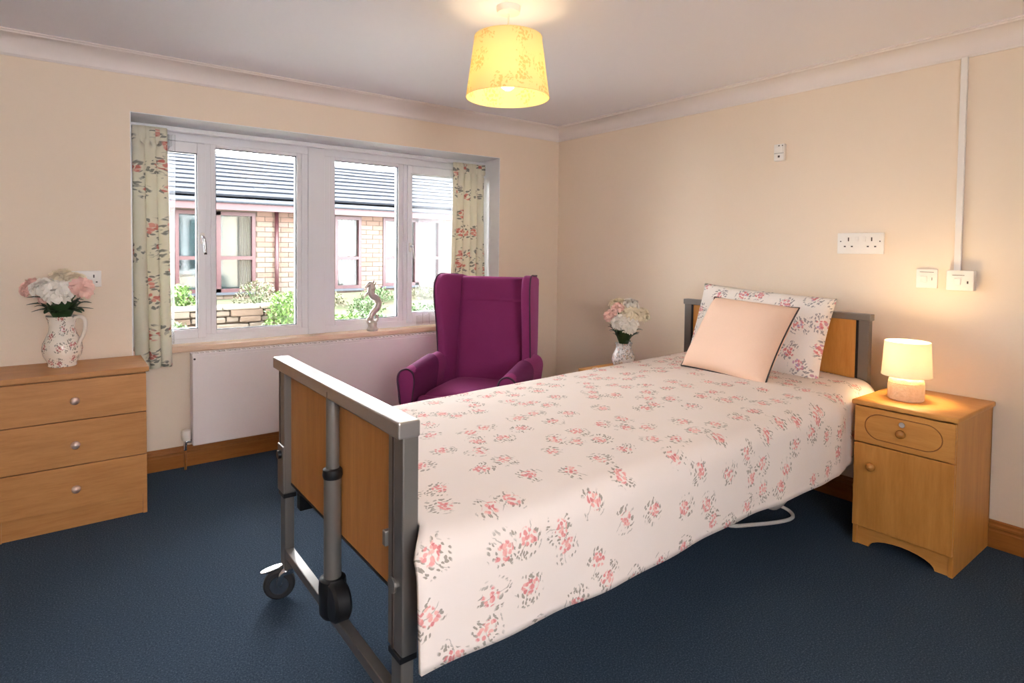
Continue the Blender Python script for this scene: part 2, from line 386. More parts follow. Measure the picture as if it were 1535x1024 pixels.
v2 = O('voile', curtain_bm(2.15, 2.56, 2.20, 2.60, 4.105, 1.93, .76, 7, .010, 9), M['voile']); tag(v2, 'thin sheer white voile over the right casement', 'net curtain')

# ------------------------------------------------------------------ radiator
t = thing('radiator', 'white panel radiator fixed below the window sill', 'radiator', (.615, YB, 0))
RWd = 1.735
O('panel', box(0, RWd, -.105, -.085, .145, .690, .006), M['radiator'], t)
O('back_panel', box(.02, RWd-.02, -.055, -.04, .16, .68, .004), M['radiator'], t)
for x in (0, RWd-.012): O('side_panel', box(x, x+.012, -.0855, -.022, .150, .700, .003), M['radiator'], t)
g = box(0, RWd, -.105, -.098, .688, .704, .002); add_box(g, 0, RWd, -.03, -.022, .688, .704, .002)
for k in range(58): add_box(g, .012+k*.0299, .012+k*.0299+.010, -.099, -.029, .692, .700)
O('top_grille', g, M['radiator'], t)
for x, z in ((.012, .672), (RWd-.012, .672)): O('bleed_plug', tube([(x, -.106, z), (x, -.110, z)], .006, 10), M['slot'], t)
for x in (.3, RWd-.3): O('bracket', box(x, x+.03, -.045, -.001, .2, .64), M['radiator'], t)
vb = O('valve_body', tube(spline([(-.002, -.07, .170), (-.03, -.07, .170), (-.035, -.07, .15), (-.035, -.07, .118)], 4), .010, 10), M['chrome'], t, smooth=3)
O('valve_cap', lathe([(0, .178), (.020, .178), (.026, .186), (.027, .226), (.024, .238), (0, .241)], 20, (-.03, -.07)), M['plastic'], t, smooth=SM)
O('pipe', tube([(-.035, -.07, .12), (-.035, -.07, 0)], .0075, 10), M['oak'], t, smooth=3)

# ------------------------------------------------------------------ chest of drawers
t = thing('chest_of_drawers', 'beech three-drawer chest with single round knobs against the wall', 'chest of drawers', (.04, 3.47, 0))
W2, D = .29, .372
O('carcass', box(-W2, W2, .018, D, .02, .715, .002), M['beech'], t)
for s in (-1, 1): O('side_panel', box(min(s*W2, s*(W2-.018)), max(s*W2, s*(W2-.018)), .003, .02, 0, .098, .001), M['beech'], t)
O('plinth', box(-W2+.018, W2-.018, .012, .022, 0, .095, .001), M['beech'], t)
O('top', box(-W2-.012, W2+.012, -.012, D+.005, .720, .745, .003), M['beech'], t)
for z0, z1, kz in ((.520, .712, .616), (.304, .516, .406), (.098, .300, .195)):
    dr = O('drawer', box(-W2, W2, 0, .018, z0, z1, .002), M['beech'], t)
    k = lathe([(0, .040), (.009, .039), (.0175, .032), (.019, .024), (.014, .016), (.008, .011), (.008, 0)], 20)
    bmesh.ops.rotate(k, verts=k.verts, matrix=Matrix.Rotation(PI/2, 3, 'X')); bmesh.ops.translate(k, verts=k.verts, vec=(0, .0, kz))
    O('knob', k, M['nickel'], dr, smooth=3)['label'] = 'round brushed metal knob'

# ------------------------------------------------------------------ flowers
def petal_mesh(bm, c, az, el, ln, wd):
    out = Vector((math.cos(az)*math.cos(el), math.sin(az)*math.cos(el), math.sin(el)))
    side = Vector((-math.sin(az), math.cos(az), 0)); nrm = side.cross(out)*-1
    if nrm.z < 0: nrm = -nrm
    rows = []; tw = random.uniform(-.25, .25)
    for a in range(5):
        v = a/4; wv = wd*(.25+.95*math.sin(PI*(.08+.58*v)))
        bend = ln*(.22*math.sin(v*PI*.9)-.30*v**3)
        p = c+out*(ln*v)+nrm*bend; ruf = .17*ln*v**2
        rows.append([bm.verts.new(p+side*(wv*q)+nrm*(ruf*random.uniform(-1, 1)+wv*(.75*q*q+tw*q))+out*(ruf*random.uniform(-.7, .5))) for q in (-1, -.5, 0, .5, 1)])
    for x, y in zip(rows, rows[1:]):
        for q in range(4): bm.faces.new((x[q], x[q+1], y[q+1], y[q])).smooth = True
def bloom_bm(R, rings=((13, 1.0, -.12), (13, .98, .2), (12, .92, .5), (10, .84, .8), (8, .74, 1.1), (5, .62, 1.4))):
    bm = bmesh.new()
    for n, l, el in rings:
        a0 = random.random()*6
        for k in range(n):
            petal_mesh(bm, Vector((0, 0, 0)), a0+2*PI*(k+random.uniform(-.3, .3))/n, el+random.uniform(-.28, .28), R*l*random.uniform(.78, 1.08), R*.24*random.uniform(.8, 1.25))
    return bm
def leaf_bm(pts, wd):
    pts = spline(pts, 4); bm = bmesh.new(); n = len(pts); rows = []
    for i, p in enumerate(pts):
        t_ = (pts[min(i+1, n-1)]-pts[max(i-1, 0)]).normalized(); sd = t_.cross(Vector((0, 0, 1)))
        sd = sd.normalized() if sd.length > .05 else Vector((1, 0, 0)); wv = wd*math.sin(PI*min(.97, (i+.6)/(n+.2)))
        upn = sd.cross(t_)
        rows.append([bm.verts.new(p+sd*wv*q+upn*wv*.3*abs(q)) for q in (-1, 0, 1)])
    for a, b in zip(rows, rows[1:]):
        for q in range(2): bm.faces.new((a[q], a[q+1], b[q+1], b[q])).smooth = True
    return bm
M['leaf'] = plain('dark_green_leaf', (46, 72, 38), .5, var=.2, vs=30)
M['stem'] = plain('green_stem', (60, 88, 44), .6)
def petal_mat(name, a, b):
    t = NT(name); k = t.mix(t.noise(t.coord(), 30, 2), srgb(*a), srgb(*b)); return t.fin(k, .7, 0, .2)
M['pw'] = petal_mat('white_petal', (253, 249, 242), (250, 240, 224)); M['pc'] = petal_mat('cream_petal', (252, 243, 222), (250, 232, 200)); M['pp'] = petal_mat('pink_petal', (244, 190, 176), (250, 218, 204))
FL = []
def flower(mat, label, group, neck, head, tilt, R, leaves=2, name='carnation'):
    """neck: where the stem leaves the vase; head: bloom centre"""
    f = thing(name, label, 'flower', neck, 0, group); n = Vector(neck); h = Vector(head)-n
    mid = Vector((h.x*.35, h.y*.35, h.z*.55))
    low = Vector((0, 0, -.07))
    pts = spline([low, Vector((0, 0, 0)), mid, h-Vector(tilt).normalized()*.012], 5)
    O('stem', tube(pts, .0032, 6), M['stem'], f, smooth=3)
    b = bloom_bm(R*.92); q = Vector((0, 0, 1)).rotation_difference(Vector(tilt).normalized()).to_matrix()
    bmesh.ops.rotate(b, verts=b.verts, matrix=q); bmesh.ops.translate(b, verts=b.verts, vec=h)
    O('bloom', b, M[mat], f, smooth=math.radians(30))
    FL.append(f)
    cal = lathe([(.003, -.03), (.010, -.022), (.014, -.004), (.016, .004)], 10)
    bmesh.ops.rotate(cal, verts=cal.verts, matrix=q); bmesh.ops.translate(cal, verts=cal.verts, vec=h)
    O('calyx', cal, M['leaf'], f, smooth=3)
    for k in range(leaves):
        a = random.random()*2*PI if h.xy.length < .02 else math.atan2(h.y, h.x)+random.uniform(-1.3, 1.3)
        s0 = pts[int(len(pts)*random.uniform(.28, .6))]
        o_ = Vector((math.cos(a), math.sin(a), 0)); ln = random.uniform(.06, .085)
        O('leaf', leaf_bm([s0, s0+o_*ln*.4+Vector((0, 0, ln*.5)), s0+o_*ln*.8+Vector((0, 0, ln*.75)), s0+o_*ln*1.15+Vector((0, 0, ln*.7))], .014), M['leaf'], f)
    return f

# jug on the chest: positions along the viewer's right (r) and up
rx = Vector((r.x, r.y, 0)).normalized(); fwd = Vector((d.x, d.y, 0)).normalized()
JP = Vector((-.004, 3.712, .745))
jug = thing('jug', 'white pottery jug printed with red roses on the chest of drawers', 'jug', JP)
O('body', lathe([(0, .002), (.056, 0), (.060, .004), (.058, .012), (.060, .02), (.078, .055), (.084, .085), (.080, .115), (.066, .148), (.055, .175), (.053, .200), (.058, .228), (.064, .245), (.066, .250), (.062, .250), (.055, .232), (.049, .200), (.05, .175), (.0, .17)], 40), M['jug'], jug, smooth=SM)
sp = -rx
O('spout', leaf_bm([sp*.052+Vector((0, 0, .222)), sp*.066+Vector((0, 0, .240)), sp*.080+Vector((0, 0, .252))], .018), M['jug'], jug)
hd = [rx*a+Vector((0, 0, b)) for a, b in ((.056, .238), (.085, .250), (.112, .236), (.116, .200), (.106, .160), (.088, .125), (.078, .105))]
O('handle', tube(spline(hd, 5), [.009]*31, 10), M['jug'], jug, smooth=3)
G1 = 'flowers in the rose-print jug'
def bouquet(base, rimz, specs, R, group, spread=.02):
    for mat, a, dp, z, ta, tz, rr, lab in specs:
        neck = base+Vector((0, 0, rimz-.01))+rx*(a*.16)-fwd*(dp*.16)
        head = base+rx*a-fwd*dp+Vector((0, 0, z))
        tilt = rx*ta-fwd*(.55 if dp >= 0 else -.1)+Vector((0, 0, tz))
        flower(mat, lab, group, neck, head, tilt, rr)
bouquet(JP, .25, [
  ('pw', -.050, .06, .395, -.35, .75, .066, 'large white carnation at the front left of the rose-print jug'),
  ('pw', .035, .08, .375, .1, .5, .072, 'large open white carnation lowest at the front of the rose-print jug'),
  ('pc', -.015, -.02, .440, -.1, 1, .060, 'cream carnation topmost in the rose-print jug'),
  ('pp', -.130, .03, .395, -.5, .6, .055, 'pink carnation leaning out left of the rose-print jug'),
  ('pp', -.040, .05, .350, -.3, .2, .046, 'pink carnation tucked below the white ones in the rose-print jug'),
  ('pc', .062, -.01, .430, .4, 1, .056, 'cream carnation at the upper right of the rose-print jug'),
  ('pp', .125, .03, .395, .9, .5, .062, 'pale pink carnation leaning out right of the rose-print jug'),
], .06, G1)
for k in range(16):
    a = 2*PI*k/16; o_ = rx*math.cos(a)+fwd*math.sin(a); n_ = JP+Vector((0, 0, .238))+o_*.025
    fl_ = FL[k % len(FL)]; lf = O('leaf', leaf_bm([(0, 0, -.02), o_*.022+Vector((0, 0, .03)), o_*.055+Vector((0, 0, .045+.03*(k%3))), o_*(.085+.014*(k%4))+Vector((0, 0, .035+.04*(k%3)))], .024), M['leaf'], fl_, loc=n_-fl_.location)

# ------------------------------------------------------------------ armchair
ch = thing('wing_armchair', 'plum velvet wing-back armchair between the radiator and the bed', 'armchair', (2.215, 3.185, 0), -math.radians(56))
def rect_round(x0, x1, z0, z1, rad, k=5):
    out = []
    for cx, cz, a0 in ((x1-rad, z1-rad, 0), (x0+rad, z1-rad, 90), (x0+rad, z0+rad, 180), (x1-rad, z0+rad, 270)):
        for q in range(k+1):
            a = math.radians(a0+90*q/k); out.append((cx+rad*math.cos(a), cz+rad*math.sin(a)))
    return out
def rotx(bm, ang, piv):
    bmesh.ops.rotate(bm, verts=bm.verts, cent=piv, matrix=Matrix.Rotation(ang, 3, 'X')); return bm
AW = .335
rec = -math.radians(7)
b = slab(rect_round(-.285, .285, .30, 1.17, .03), .05, .17, 'y', .03, 3); O('back_frame', rotx(b, rec, (0, .1, .4)), M['velvet'], ch, smooth=SM)
def pad(x0, x1, z0, z1, y0, bulge, up, n=20):
    def fn(i, j):
        a, c = i/n*2-1, j/n*2-1; g_ = 1-.16*math.exp(-((1-c*up)/.10)**2); e = (1-abs(a)**6)*(1-max(0, -c*up)**8)*g_*g_
        return (x0+(x1-x0)*(i/n), y0-bulge*max(0, e)**.5+.012*(1-a*a)*0, z0+(z1-z0)*(j/n))
    return gridmesh(fn, n, n)
b = pad(-.252, .252, .42, 1.00, .055, .045, 1); O('back_cushion', rotx(b, rec, (0, .1, .4)), M['velvet'], ch)
b = pad(-.252, .252, 1.0, 1.168, .055, .045, -1); O('headrest', rotx(b, rec, (0, .1, .4)), M['velvet'], ch)
for s in (-1, 1):
    ol = spline([(.20, .56), (-.065, .57, ), (-.055, .66), (-.055, .80), (-.075, .95), (-.085, 1.08), (-.055, 1.165), (.02, 1.185), (.14, 1.18), (.22, 1.17)], 4) if False else None
    P2 = [(q.x, q.y) for q in spline([Vector((a, c, 0)) for a, c in ((.10, .42), (-.06, .42), (-.075, .66), (-.10, .88), (-.125, 1.04), (-.115, 1.14), (-.06, 1.185), (.06, 1.182), (.17, 1.178))], 4)]
    P2 += [(.255, 1.16), (.245, .80), (.20, .42)]
    b = slab(P2, -.03, .03, 'x', .018, 3)
    bmesh.ops.rotate(b, verts=b.verts, cent=(0, .15, 0), matrix=Matrix.Rotation(s*math.radians(8), 3, 'Z'))
    bmesh.ops.translate(b, verts=b.verts, vec=(s*.264, 0, 0))
    wg = O('wing', b, M['velvet'], ch, smooth=SM)
    pp = [Vector((.025*s, y+.002, z)) for y, z in P2[5:33]]
    b = tube(pp, .005, 6); bmesh.ops.rotate(b, verts=b.verts, cent=(0, .15, 0), matrix=Matrix.Rotation(s*math.radians(8), 3, 'Z')); bmesh.ops.translate(b, verts=b.verts, vec=(s*.264, 0, 0))
    O('piping', b, M['piping'], wg, smooth=3)
    # arm: rolled profile in xz, run from the wing to the front
    prof = [(q.x*s, q.y) for q in spline([Vector((a, c, 0)) for a, c in ((.295, .14), (.287, .35), (.272, .50), (.262, .585), (.272, .638), (.312, .662), (.356, .645), (.375, .60), (.366, .52), (.352, .38), (.345, .14))], 4)]
    b = slab(prof, -.50, .05, 'y', .012, 3)
    for v in b.verts: v.co.z += (.02*(v.co.y+.50)/.6 - .03*max(0, (-.41-v.co.y)/.09)**2) if v.co.z > .45 else 0
    am = O('arm', b, M['velvet'], ch, smooth=SM)
    c2 = [(x, z) for x, z in prof if z > .42]; cx = s*.318
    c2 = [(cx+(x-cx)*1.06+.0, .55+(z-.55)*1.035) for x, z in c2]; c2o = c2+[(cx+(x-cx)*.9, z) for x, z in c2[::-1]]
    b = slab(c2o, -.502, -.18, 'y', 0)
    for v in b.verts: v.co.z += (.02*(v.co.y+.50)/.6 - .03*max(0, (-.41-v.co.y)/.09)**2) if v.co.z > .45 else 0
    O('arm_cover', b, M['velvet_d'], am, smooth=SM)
    O('piping', tube([Vector((x+s*.002, -.500, z-.028*(z > .45))) for x, z in prof], .0055, 6), M['piping'], am, smooth=3)
def seat_fn(i, j, n=16):
    a, c = i/n*2-1, j/n*2-1; e = max(0, (1-abs(a)**5)*(1-abs(c)**5))
    return (a*.272, -.45+(j/n)*.55, .430+.075*e**.5)
O('seat_cushion', gridmesh(seat_fn, 16, 16), M['velvet'], ch)
O('seat_front', box(-.268, .268, -.475, -.40, .22, .470, .03, 4), M['velvet'], ch, smooth=SM)
O('seat_base', box(-.29, .29, -.40, .14, .16, .44, .01), M['velvet'], ch)
for sx in (-1, 1):
    for y in (-.40, .13): O('leg', tube([(sx*.29, y, .17), (sx*.29, y*1.02, 0)], [.024, .016], 10), M['oak'], ch, smooth=3)

# ------------------------------------------------------------------ profiling bed
bed = thing('profiling_bed', 'metal framed care bed with beech foot and head panels', 'bed', (0, 0, 0))
FX, FY0, FY1, FT = .68, 1.30, 2.345, .93
O('foot_rail', box(FX-.040, FX+.020, FY0-.012, FY1+.012, FT-.043, FT, .005), M['steel_top'], bed)
O('foot_panel', box(FX+.004, FX+.018, FY0+.06, FY1-.05, .455, FT-.04, .002), M['bedwood'], bed)
O('panel_edge', box(FX+.002, FX+.020, FY0+.06, FY1-.05, .449, .457), M['black'], bed)
for y0, y1, zb in ((FY0, FY0+.082, .335), (FY1-.072, FY1, .42)):
    p_ = O('foot_post', box(FX-.022, FX+.022, y0, y1, zb, FT-.043, .004), M['steel'], bed)
    O('post_groove', box(FX-.0235, FX-.021, y0+.046, y0+.056, zb, FT-.045), M['slot'], p_)
    yc = (y0+y1)/2
    lg = O('leg', box(FX-.018, FX+.018, yc-.028, yc+.028, .118, zb+.02, .004), M['steel'], bed)
    O('collar', box(FX-.024, FX+.024, yc-.034, yc+.034, zb-.02, zb-.004, .002), M['black'], lg)
O('release_knob', tube([(FX-.024, FY1-.045, .565), (FX-.040, FY1-.045, .565)], .016, 12), M['black'], bed, smooth=SM)
O('bracket', box(FX-.028, FX-.02, FY1-.075, FY1-.005, .42, .60, .003), M['steel'], bed)
O('post_button', tube([(FX-.022, FY0+.05, .50), (FX-.028, FY0+.05, .50)], .020, 16), M['steel'], bed, smooth=SM)
O('latch', box(FX-.030, FX+.006, FY0+.082, FY0+.10, .585, .625, .003), M['steel'], bed)
O('cross_bar', box(FX-.016, FX+.016, FY0+.03, FY1-.03, .165, .200, .003), M['steel'], bed)
yc = 1.775
ram = O('lift_column', tube([(FX-.021, yc, FT-.02), (FX-.021, yc, .60)], .0200, 20), M['steel'], bed, smooth=SM)
O('lift_sleeve', tube([(FX-.021, yc, .645), (FX-.021, yc, .30)], .0265, 20), M['steel'], bed, smooth=SM)
O('sleeve_collar', lathe([(.020, .672), (.029, .668), (.031, .650), (.028, .640), (.025, .640)], 20, (FX-.021, yc)), M['black'], bed, smooth=SM)
mot = O('motor_housing', lathe([(.0, .205), (.030, .205), (.040, .22), (.042, .30), (.040, .325), (.032, .330), (0, .330)], 20, (FX-.021, yc)), M['black'], bed, smooth=SM)
b = lathe([(0, -.028), (.050, -.026), (.058, -.018), (.058, .018), (.050, .026), (0, .028)], 24); bmesh.ops.rotate(b, verts=b.verts, matrix=Matrix.Rotation(PI/2, 3, 'Y')); bmesh.ops.translate(b, verts=b.verts, vec=(FX-.021, yc-.045, .272))
O('motor_drum', b, M['black'], mot, smooth=SM)
def caster(x, y, dx, dy):
    c_ = O('caster_fork', box(x-.020, x+.020, y-.020, y+.020, .095, .125, .004), M['chrome'], bed)
    dv = Vector((dx, dy, 0)).normalized(); sd = Vector((-dv.y, dv.x, 0)); cc = Vector((x, y, .058))+dv*.030
    for s in (-1, 1):
        pts = [Vector((x, y, .112))+sd*.019*s, Vector((x, y, .105))+sd*.022*s+dv*.02, cc+sd*.022*s]
        O('fork_arm', tube(spline(pts, 3), [.012]*6+[.010], 8), M['chrome'], c_, smooth=3)
    wb = lathe([(.0, -.012), (.036, -.012), (.038, -.016), (.050, -.016), (.057, -.010), (.058, 0), (.057, .010), (.050, .016), (.038, .016), (.036, .012), (0, .012)], 28)
    q = Vector((0, 0, 1)).rotation_difference(sd).to_matrix(); bmesh.ops.rotate(wb, verts=wb.verts, matrix=q); bmesh.ops.translate(wb, verts=wb.verts, vec=cc)
    O('wheel', wb, M['rubber'], c_, smooth=SM)
    hb = tube([cc-sd*.017, cc+sd*.017], .034, 20); O('hub', hb, M['chrome'], c_, smooth=SM)
    pl = slab([(q.x, q.y) for q in [Vector((math.cos(a)*.045, math.sin(a)*.02, 0)) for a in [k*2*PI/14 for k in range(14)]]], -.004, .004, 'z', .002, 1)
    ang = math.atan2(dv.y, dv.x); bmesh.ops.rotate(pl, verts=pl.verts, matrix=Matrix.Rotation(ang, 3, 'Z')@Matrix.Rotation(.25, 3, 'Y')); bmesh.ops.translate(pl, verts=pl.verts, vec=Vector((x, y, .118))+dv*.055)
    O('brake_pedal', pl, M['chrome'], c_, smooth=SM)
caster(FX, FY1-.036, -.75, .25); caster(FX, FY0+.041, -.6, -.3)
HX, HY0, HY1, HT = 3.27, 1.288, 2.405, 1.042
O('head_rail', box(HX-.024, HX+.024, HY0-.008, HY1+.008, HT-.034, HT, .004), M['steel'], bed)
O('head_panel', box(HX-.012, HX+.010, HY0+.055, HY1-.055, .42, HT-.03, .002), M['beech_v'], bed)
for y0, y1 in ((HY0, HY0+.05), (HY1-.05, HY1)):
    O('head_post', box(HX-.020, HX+.020, y0, y1, .20, HT-.03, .003), M['steel'], bed)
    O('panel_edge', box(HX-.017, HX-.005, (y0+y1)/2-.032*(1 if y0 > 2 else -1)-.006, (y0+y1)/2-.032*(1 if y0 > 2 else -1)+.006, .42, HT-.034), M['black'], bed)
caster(HX, HY0+.025, -.5, -.2); caster(HX, HY1-.025, -.5, .2)
for y in (HY0+.025, HY1-.025): O('leg', box(HX-.018, HX+.018, y-.018, y+.018, .118, .22), M['steel'], bed)
for y in (1.40, 2.24): O('side_rail', box(FX+.02, HX-.02, y-.02, y+.02, .36, .42, .004), M['black'], bed)
for k in range(9): O('slat', box(.85+k*.27, .97+k*.27, 1.40, 2.24, .42, .43), M['steel'], bed)
mt = O('mattress', box(.735, 3.225, 1.325, 2.295, .432, .615, .04, 4), M['mattress'], smooth=SM); tag(mt, 'pale mattress on the care bed beneath the floral duvet', 'mattress')

# duvet
DX0, DX1, NX, NS = .702, 3.232, 120, 96
def duv(i, j):
    a, s = i/NX, j/NS
    x = DX0+(DX1-DX0)*a
    zt = .655+.045*a
    yf, yn, R = 2.385+.015*a, 1.205+.042*max(0, min(1, (x-2.75)/.15)), .085
    # arc-length path far hem -> top -> near hem
    hn, hf = .365-.008*math.sin(a*9), .40
    segs = [zt-R-hf, R*PI/2, (yf-R)-(yn+R), R*PI/2, zt-R-hn]; tot = sum(segs); L = s*tot
    if L < segs[0]: y, z = yf, hf+L
    elif L < segs[0]+segs[1]:
        q = (L-segs[0])/R; y, z = yf-R+R*math.cos(q), zt-R+R*math.sin(q)
    elif L < sum(segs[:3]):
        q = (L-segs[0]-segs[1]); y, z = yf-R-q, zt+.016*math.sin(PI*q/segs[2])
    elif L < sum(segs[:4]):
        q = (L-sum(segs[:3]))/R; y, z = yn+R-R*math.sin(q), zt-R+R*math.cos(q)
    else:
        q = L-sum(segs[:4]); k = q/segs[4]
        y = yn-.010*k+k*.006*math.sin(x*7+1.2)+k*.003*math.sin(x*19); z = zt-R-q
    if y < yn+R and x < 1.0: x -= .055*(1.0-x)/.298*min(1, (yn+R-y)/(R*.8))
    if y > 1.35 and y < 2.3: z += .006*noise.noise(Vector((x*3, y*3, 1)))+.003*noise.noise(Vector((x*9, y*9, 4)))
    else: y += .005*noise.noise(Vector((x*6, z*4, 2)))
    return (x, y, z), L
bm = gridmesh(lambda i, j: duv(i, j)[0], NX, NS, lambda i, j: (i/NX*(DX1-DX0), duv(i, j)[1]))
dv_ = O('duvet', bm, M['duvet']); tag(dv_, 'white duvet printed with pink rose sprigs spread over the bed', 'duvet')
md = dv_.modifiers.new('cloth', 'SOLIDIFY'); md.thickness = .012; md.offset = -1

# pillows
def pillow_bm(W, Hh, T, pinch=.05, n=28, flange=0):
    def side(sg):
        def fn(i, j):
            a, c = i/n*2-1, j/n*2-1
            x = a*W/2*(1-pinch*(1-c*c)*abs(a)**3); y = c*Hh/2*(1-pinch*(1-a*a)*abs(c)**3)
            e = max(0, (1-a**4))*max(0, (1-c**4)); z = sg*T/2*e**.55
            z += .006*noise.noise(Vector((a*3, c*3, sg*5)))*e
            return (x, y, z)
        return fn
    b = gridmesh(side(1), n, n, lambda i, j: (i/n*W, j/n*Hh)); b2 = gridmesh(side(-1), n, n, lambda i, j: (i/n*W+1, j/n*Hh))
    me = bpy.data.meshes.new('x'); b2.to_mesh(me); b2.free(); b.from_mesh(me); bpy.data.meshes.remove(me)
    bmesh.ops.remove_doubles(b, verts=b.verts, dist=1e-4); bmesh.ops.recalc_face_normals(b, faces=b.faces[:])
    for f in b.faces: f.smooth = True
    return b
def edge_loop(W, Hh, pinch):
    P_ = []
    n = 16
    for k in range(n+1): a = k/n*2-1; P_.append((a*W/2, -Hh/2*(1-pinch*(1-a*a)), 0))
    for k in range(1, n+1): c = k/n*2-1; P_.append((W/2*(1-pinch*(1-c*c)), c*Hh/2, 0))
    for k in range(1, n+1): a = 1-k/n*2; P_.append((a*W/2, Hh/2*(1-pinch*(1-a*a)), 0))
    for k in range(1, n+1): c = 1-k/n*2; P_.append((-W/2*(1-pinch*(1-c*c)), c*Hh/2, 0))
    return P_
def lean(alpha, roll, c):
    X = Vector((0, -1, 0)); Y = Vector((math.sin(alpha), 0, math.cos(alpha)))
    X, Y = X*math.cos(roll)+Y*math.sin(roll), Y*math.cos(roll)-X*math.sin(roll); Z = X.cross(Y)
    m = Matrix((X, Y, Z)).transposed().to_4x4(); m.translation = c; return m
pl = O('pillow', pillow_bm(.80, .46, .17, .03), M['pillow']); pl.matrix_world = lean(math.radians(17), -math.radians(3), (3.115, 1.825, .915))
tag(pl, 'floral print pillow propped upright against the headboard', 'pillow')
cu = O('cushion', pillow_bm(.50, .46, .17, .05), M['cushion']); cu.matrix_world = lean(math.radians(36), -math.radians(3), (2.855, 1.772, .895))
tag(cu, 'peach square cushion with dark piping leaning on the floral pillow', 'cushion')
O('piping', tube(edge_loop(.50, .46, .05), .0045, 6), M['cushion_pipe'], cu, smooth=3)
# pouch and cable under the bed
cb = O('power_cable', tube(spline([(2.40, 1.70, .30), (2.46, 1.66, .12), (2.55, 1.62, .03), (2.70, 1.56, .012), (2.84, 1.50, .012), (2.93, 1.49, .012), (2.98, 1.53, .015), (2.97, 1.58, .03), (2.88, 1.62, .07), (2.78, 1.64, .2), (2.74, 1.65, .34)], 6), .009, 8), M['plastic'], smooth=3)
tag(cb, 'white power cable looping on the carpet under the bed', 'cable')
b = gridmesh(lambda i, j: (2.52+.36*i/12, 1.47-.03*math.sin(PI*i/12)*math.sin(PI*j/8), .40-(.17+.10*math.sin(PI*(i/12)*.9))*j/8), 12, 8)
po = O('handset_pouch', b, M['mattress']); po.modifiers.new('s', 'SOLIDIFY').thickness = .02; tag(po, 'grey fabric pouch hanging below the bed frame', 'pouch')

# ------------------------------------------------------------------ bedside cabinet
cab = thing('bedside_cabinet', 'beech bedside cabinet with oval-routed drawer beside the bed', 'bedside cabinet', (2.925, 1.012, 0))
CW, CD, CH = .197, .485, .655
for s in (-1, 1): O('side_panel', box(0.012, CD, min(s*CW, s*(CW-.018)), max(s*CW, s*(CW-.018)), 0, CH, .002), M['beech_v'], cab)
O('back_panel', box(CD-.012, CD, -CW, CW, .05, CH), M['beech_v'], cab)
O('shelf', box(.02, CD-.012, -CW+.018, CW-.018, .10, .118), M['beech_v'], cab)
O('top', box(-.014, CD+.002, -CW-.010, CW+.010, CH, CH+.022, .006, 3), M['beech_h'], cab, smooth=SM)
drw = O('drawer', box(-.004, .014, -CW+.002, CW-.002, .485, CH-.006, .003), M['beech_h'], cab)
ov = []
for q in range(33):
    a = q*2*PI/32
    cxx = (.085 if math.cos(a) > 0 else -.085); ov.append(Vector((-.0045, cxx+.065*math.cos(a), .568+.058*math.sin(a))))
O('routed_oval', tube(ov, .0022, 6, False), M['oak'], drw, smooth=3)
def cknob(y, z, par):
    k = lathe([(0, .036), (.010, .034), (.018, .026), (.019, .018), (.013, .010), (.009, .006), (.009, 0)], 20)
    bmesh.ops.rotate(k, verts=k.verts, matrix=Matrix.Rotation(-PI/2, 3, 'Y')); bmesh.ops.translate(k, verts=k.verts, vec=(-.003, y, z)); O('knob', k, M['knobwood'], par, smooth=3)
cknob(0, .563, drw)
lk = tube([(-.003, 0, .602), (-.010, 0, .602)], .012, 16); O('lock', lk, M['chrome'], drw, smooth=SM)
dor = O('door', box(-.004, .014, -CW+.002, CW-.002, .092, .480, .003), M['beech_v'], cab)
cknob(.115, .385, dor)
pz = [(-CW+.018, 0), (-CW+.018, .090), (CW-.018, .090), (CW-.018, 0), (CW-.05, 0)]+[(.130*math.cos(a), .05*math.sin(a)) for a in [k*PI/12 for k in range(13)]]+[(-CW+.05, 0)]
O('plinth', slab([(y, z) for y, z in pz], .022, .036, 'x', 0), M['beech_h'], cab)

# table lamp
lamp = thing('table_lamp', 'lit table lamp with cream drum shade on the bedside cabinet', 'lamp', (3.105, 1.065, .677))
t_ = NT('textured_ceramic'); n_ = t_.vor(t_.mapv(t_.coord(), (1, 1, 1)), 60).outputs['Distance']
nn = t_.noise(t_.coord(), 45, 3, .6); t_.bump(nn, .9, .006); M['ceramic'] = t_.fin(t_.mix(nn, srgb(206, 166, 128), srgb(238, 210, 178)), .7)
O('base', lathe([(0, 0), (.066, 0), (.072, .006), (.073, .07), (.071, .078), (.072, .080), (.068, .095), (.056, .107), (.045, .111), (0, .111)], 36), M['ceramic'], lamp, smooth=SM)
O('stem', tube([(0, 0, .115), (0, 0, .16)], .010, 12), M['plastic'], lamp, smooth=SM)
sh = O('shade', lathe([(.100, .112), (.100, .114), (.091, .270), (.089, .270), (.098, .114)], 48), M['shade_w'], lamp, smooth=SM)
ring = [Vector((.1005*math.cos(a), .1005*math.sin(a), .113)) for a in [k*2*PI/48 for k in range(49)]]
O('rim', tube(ring, .0018, 6, False), M['shade_w'], sh)
O('bulb', lathe([(0, .155), (.014, .158), (.024, .185), (.028, .205), (.022, .228), (0, .236)], 20), M['bulb'], lamp, smooth=3)
pt = bpy.data.objects.new('lamp_light', bpy.data.lights.new('lamp_light', 'POINT')); C.objects.link(pt); pt.parent = lamp; pt.location = (0, 0, .205)
pt.data.energy = BED_LAMP; pt.data.color = (1, .74, .40); pt.data.shadow_soft_size = .034

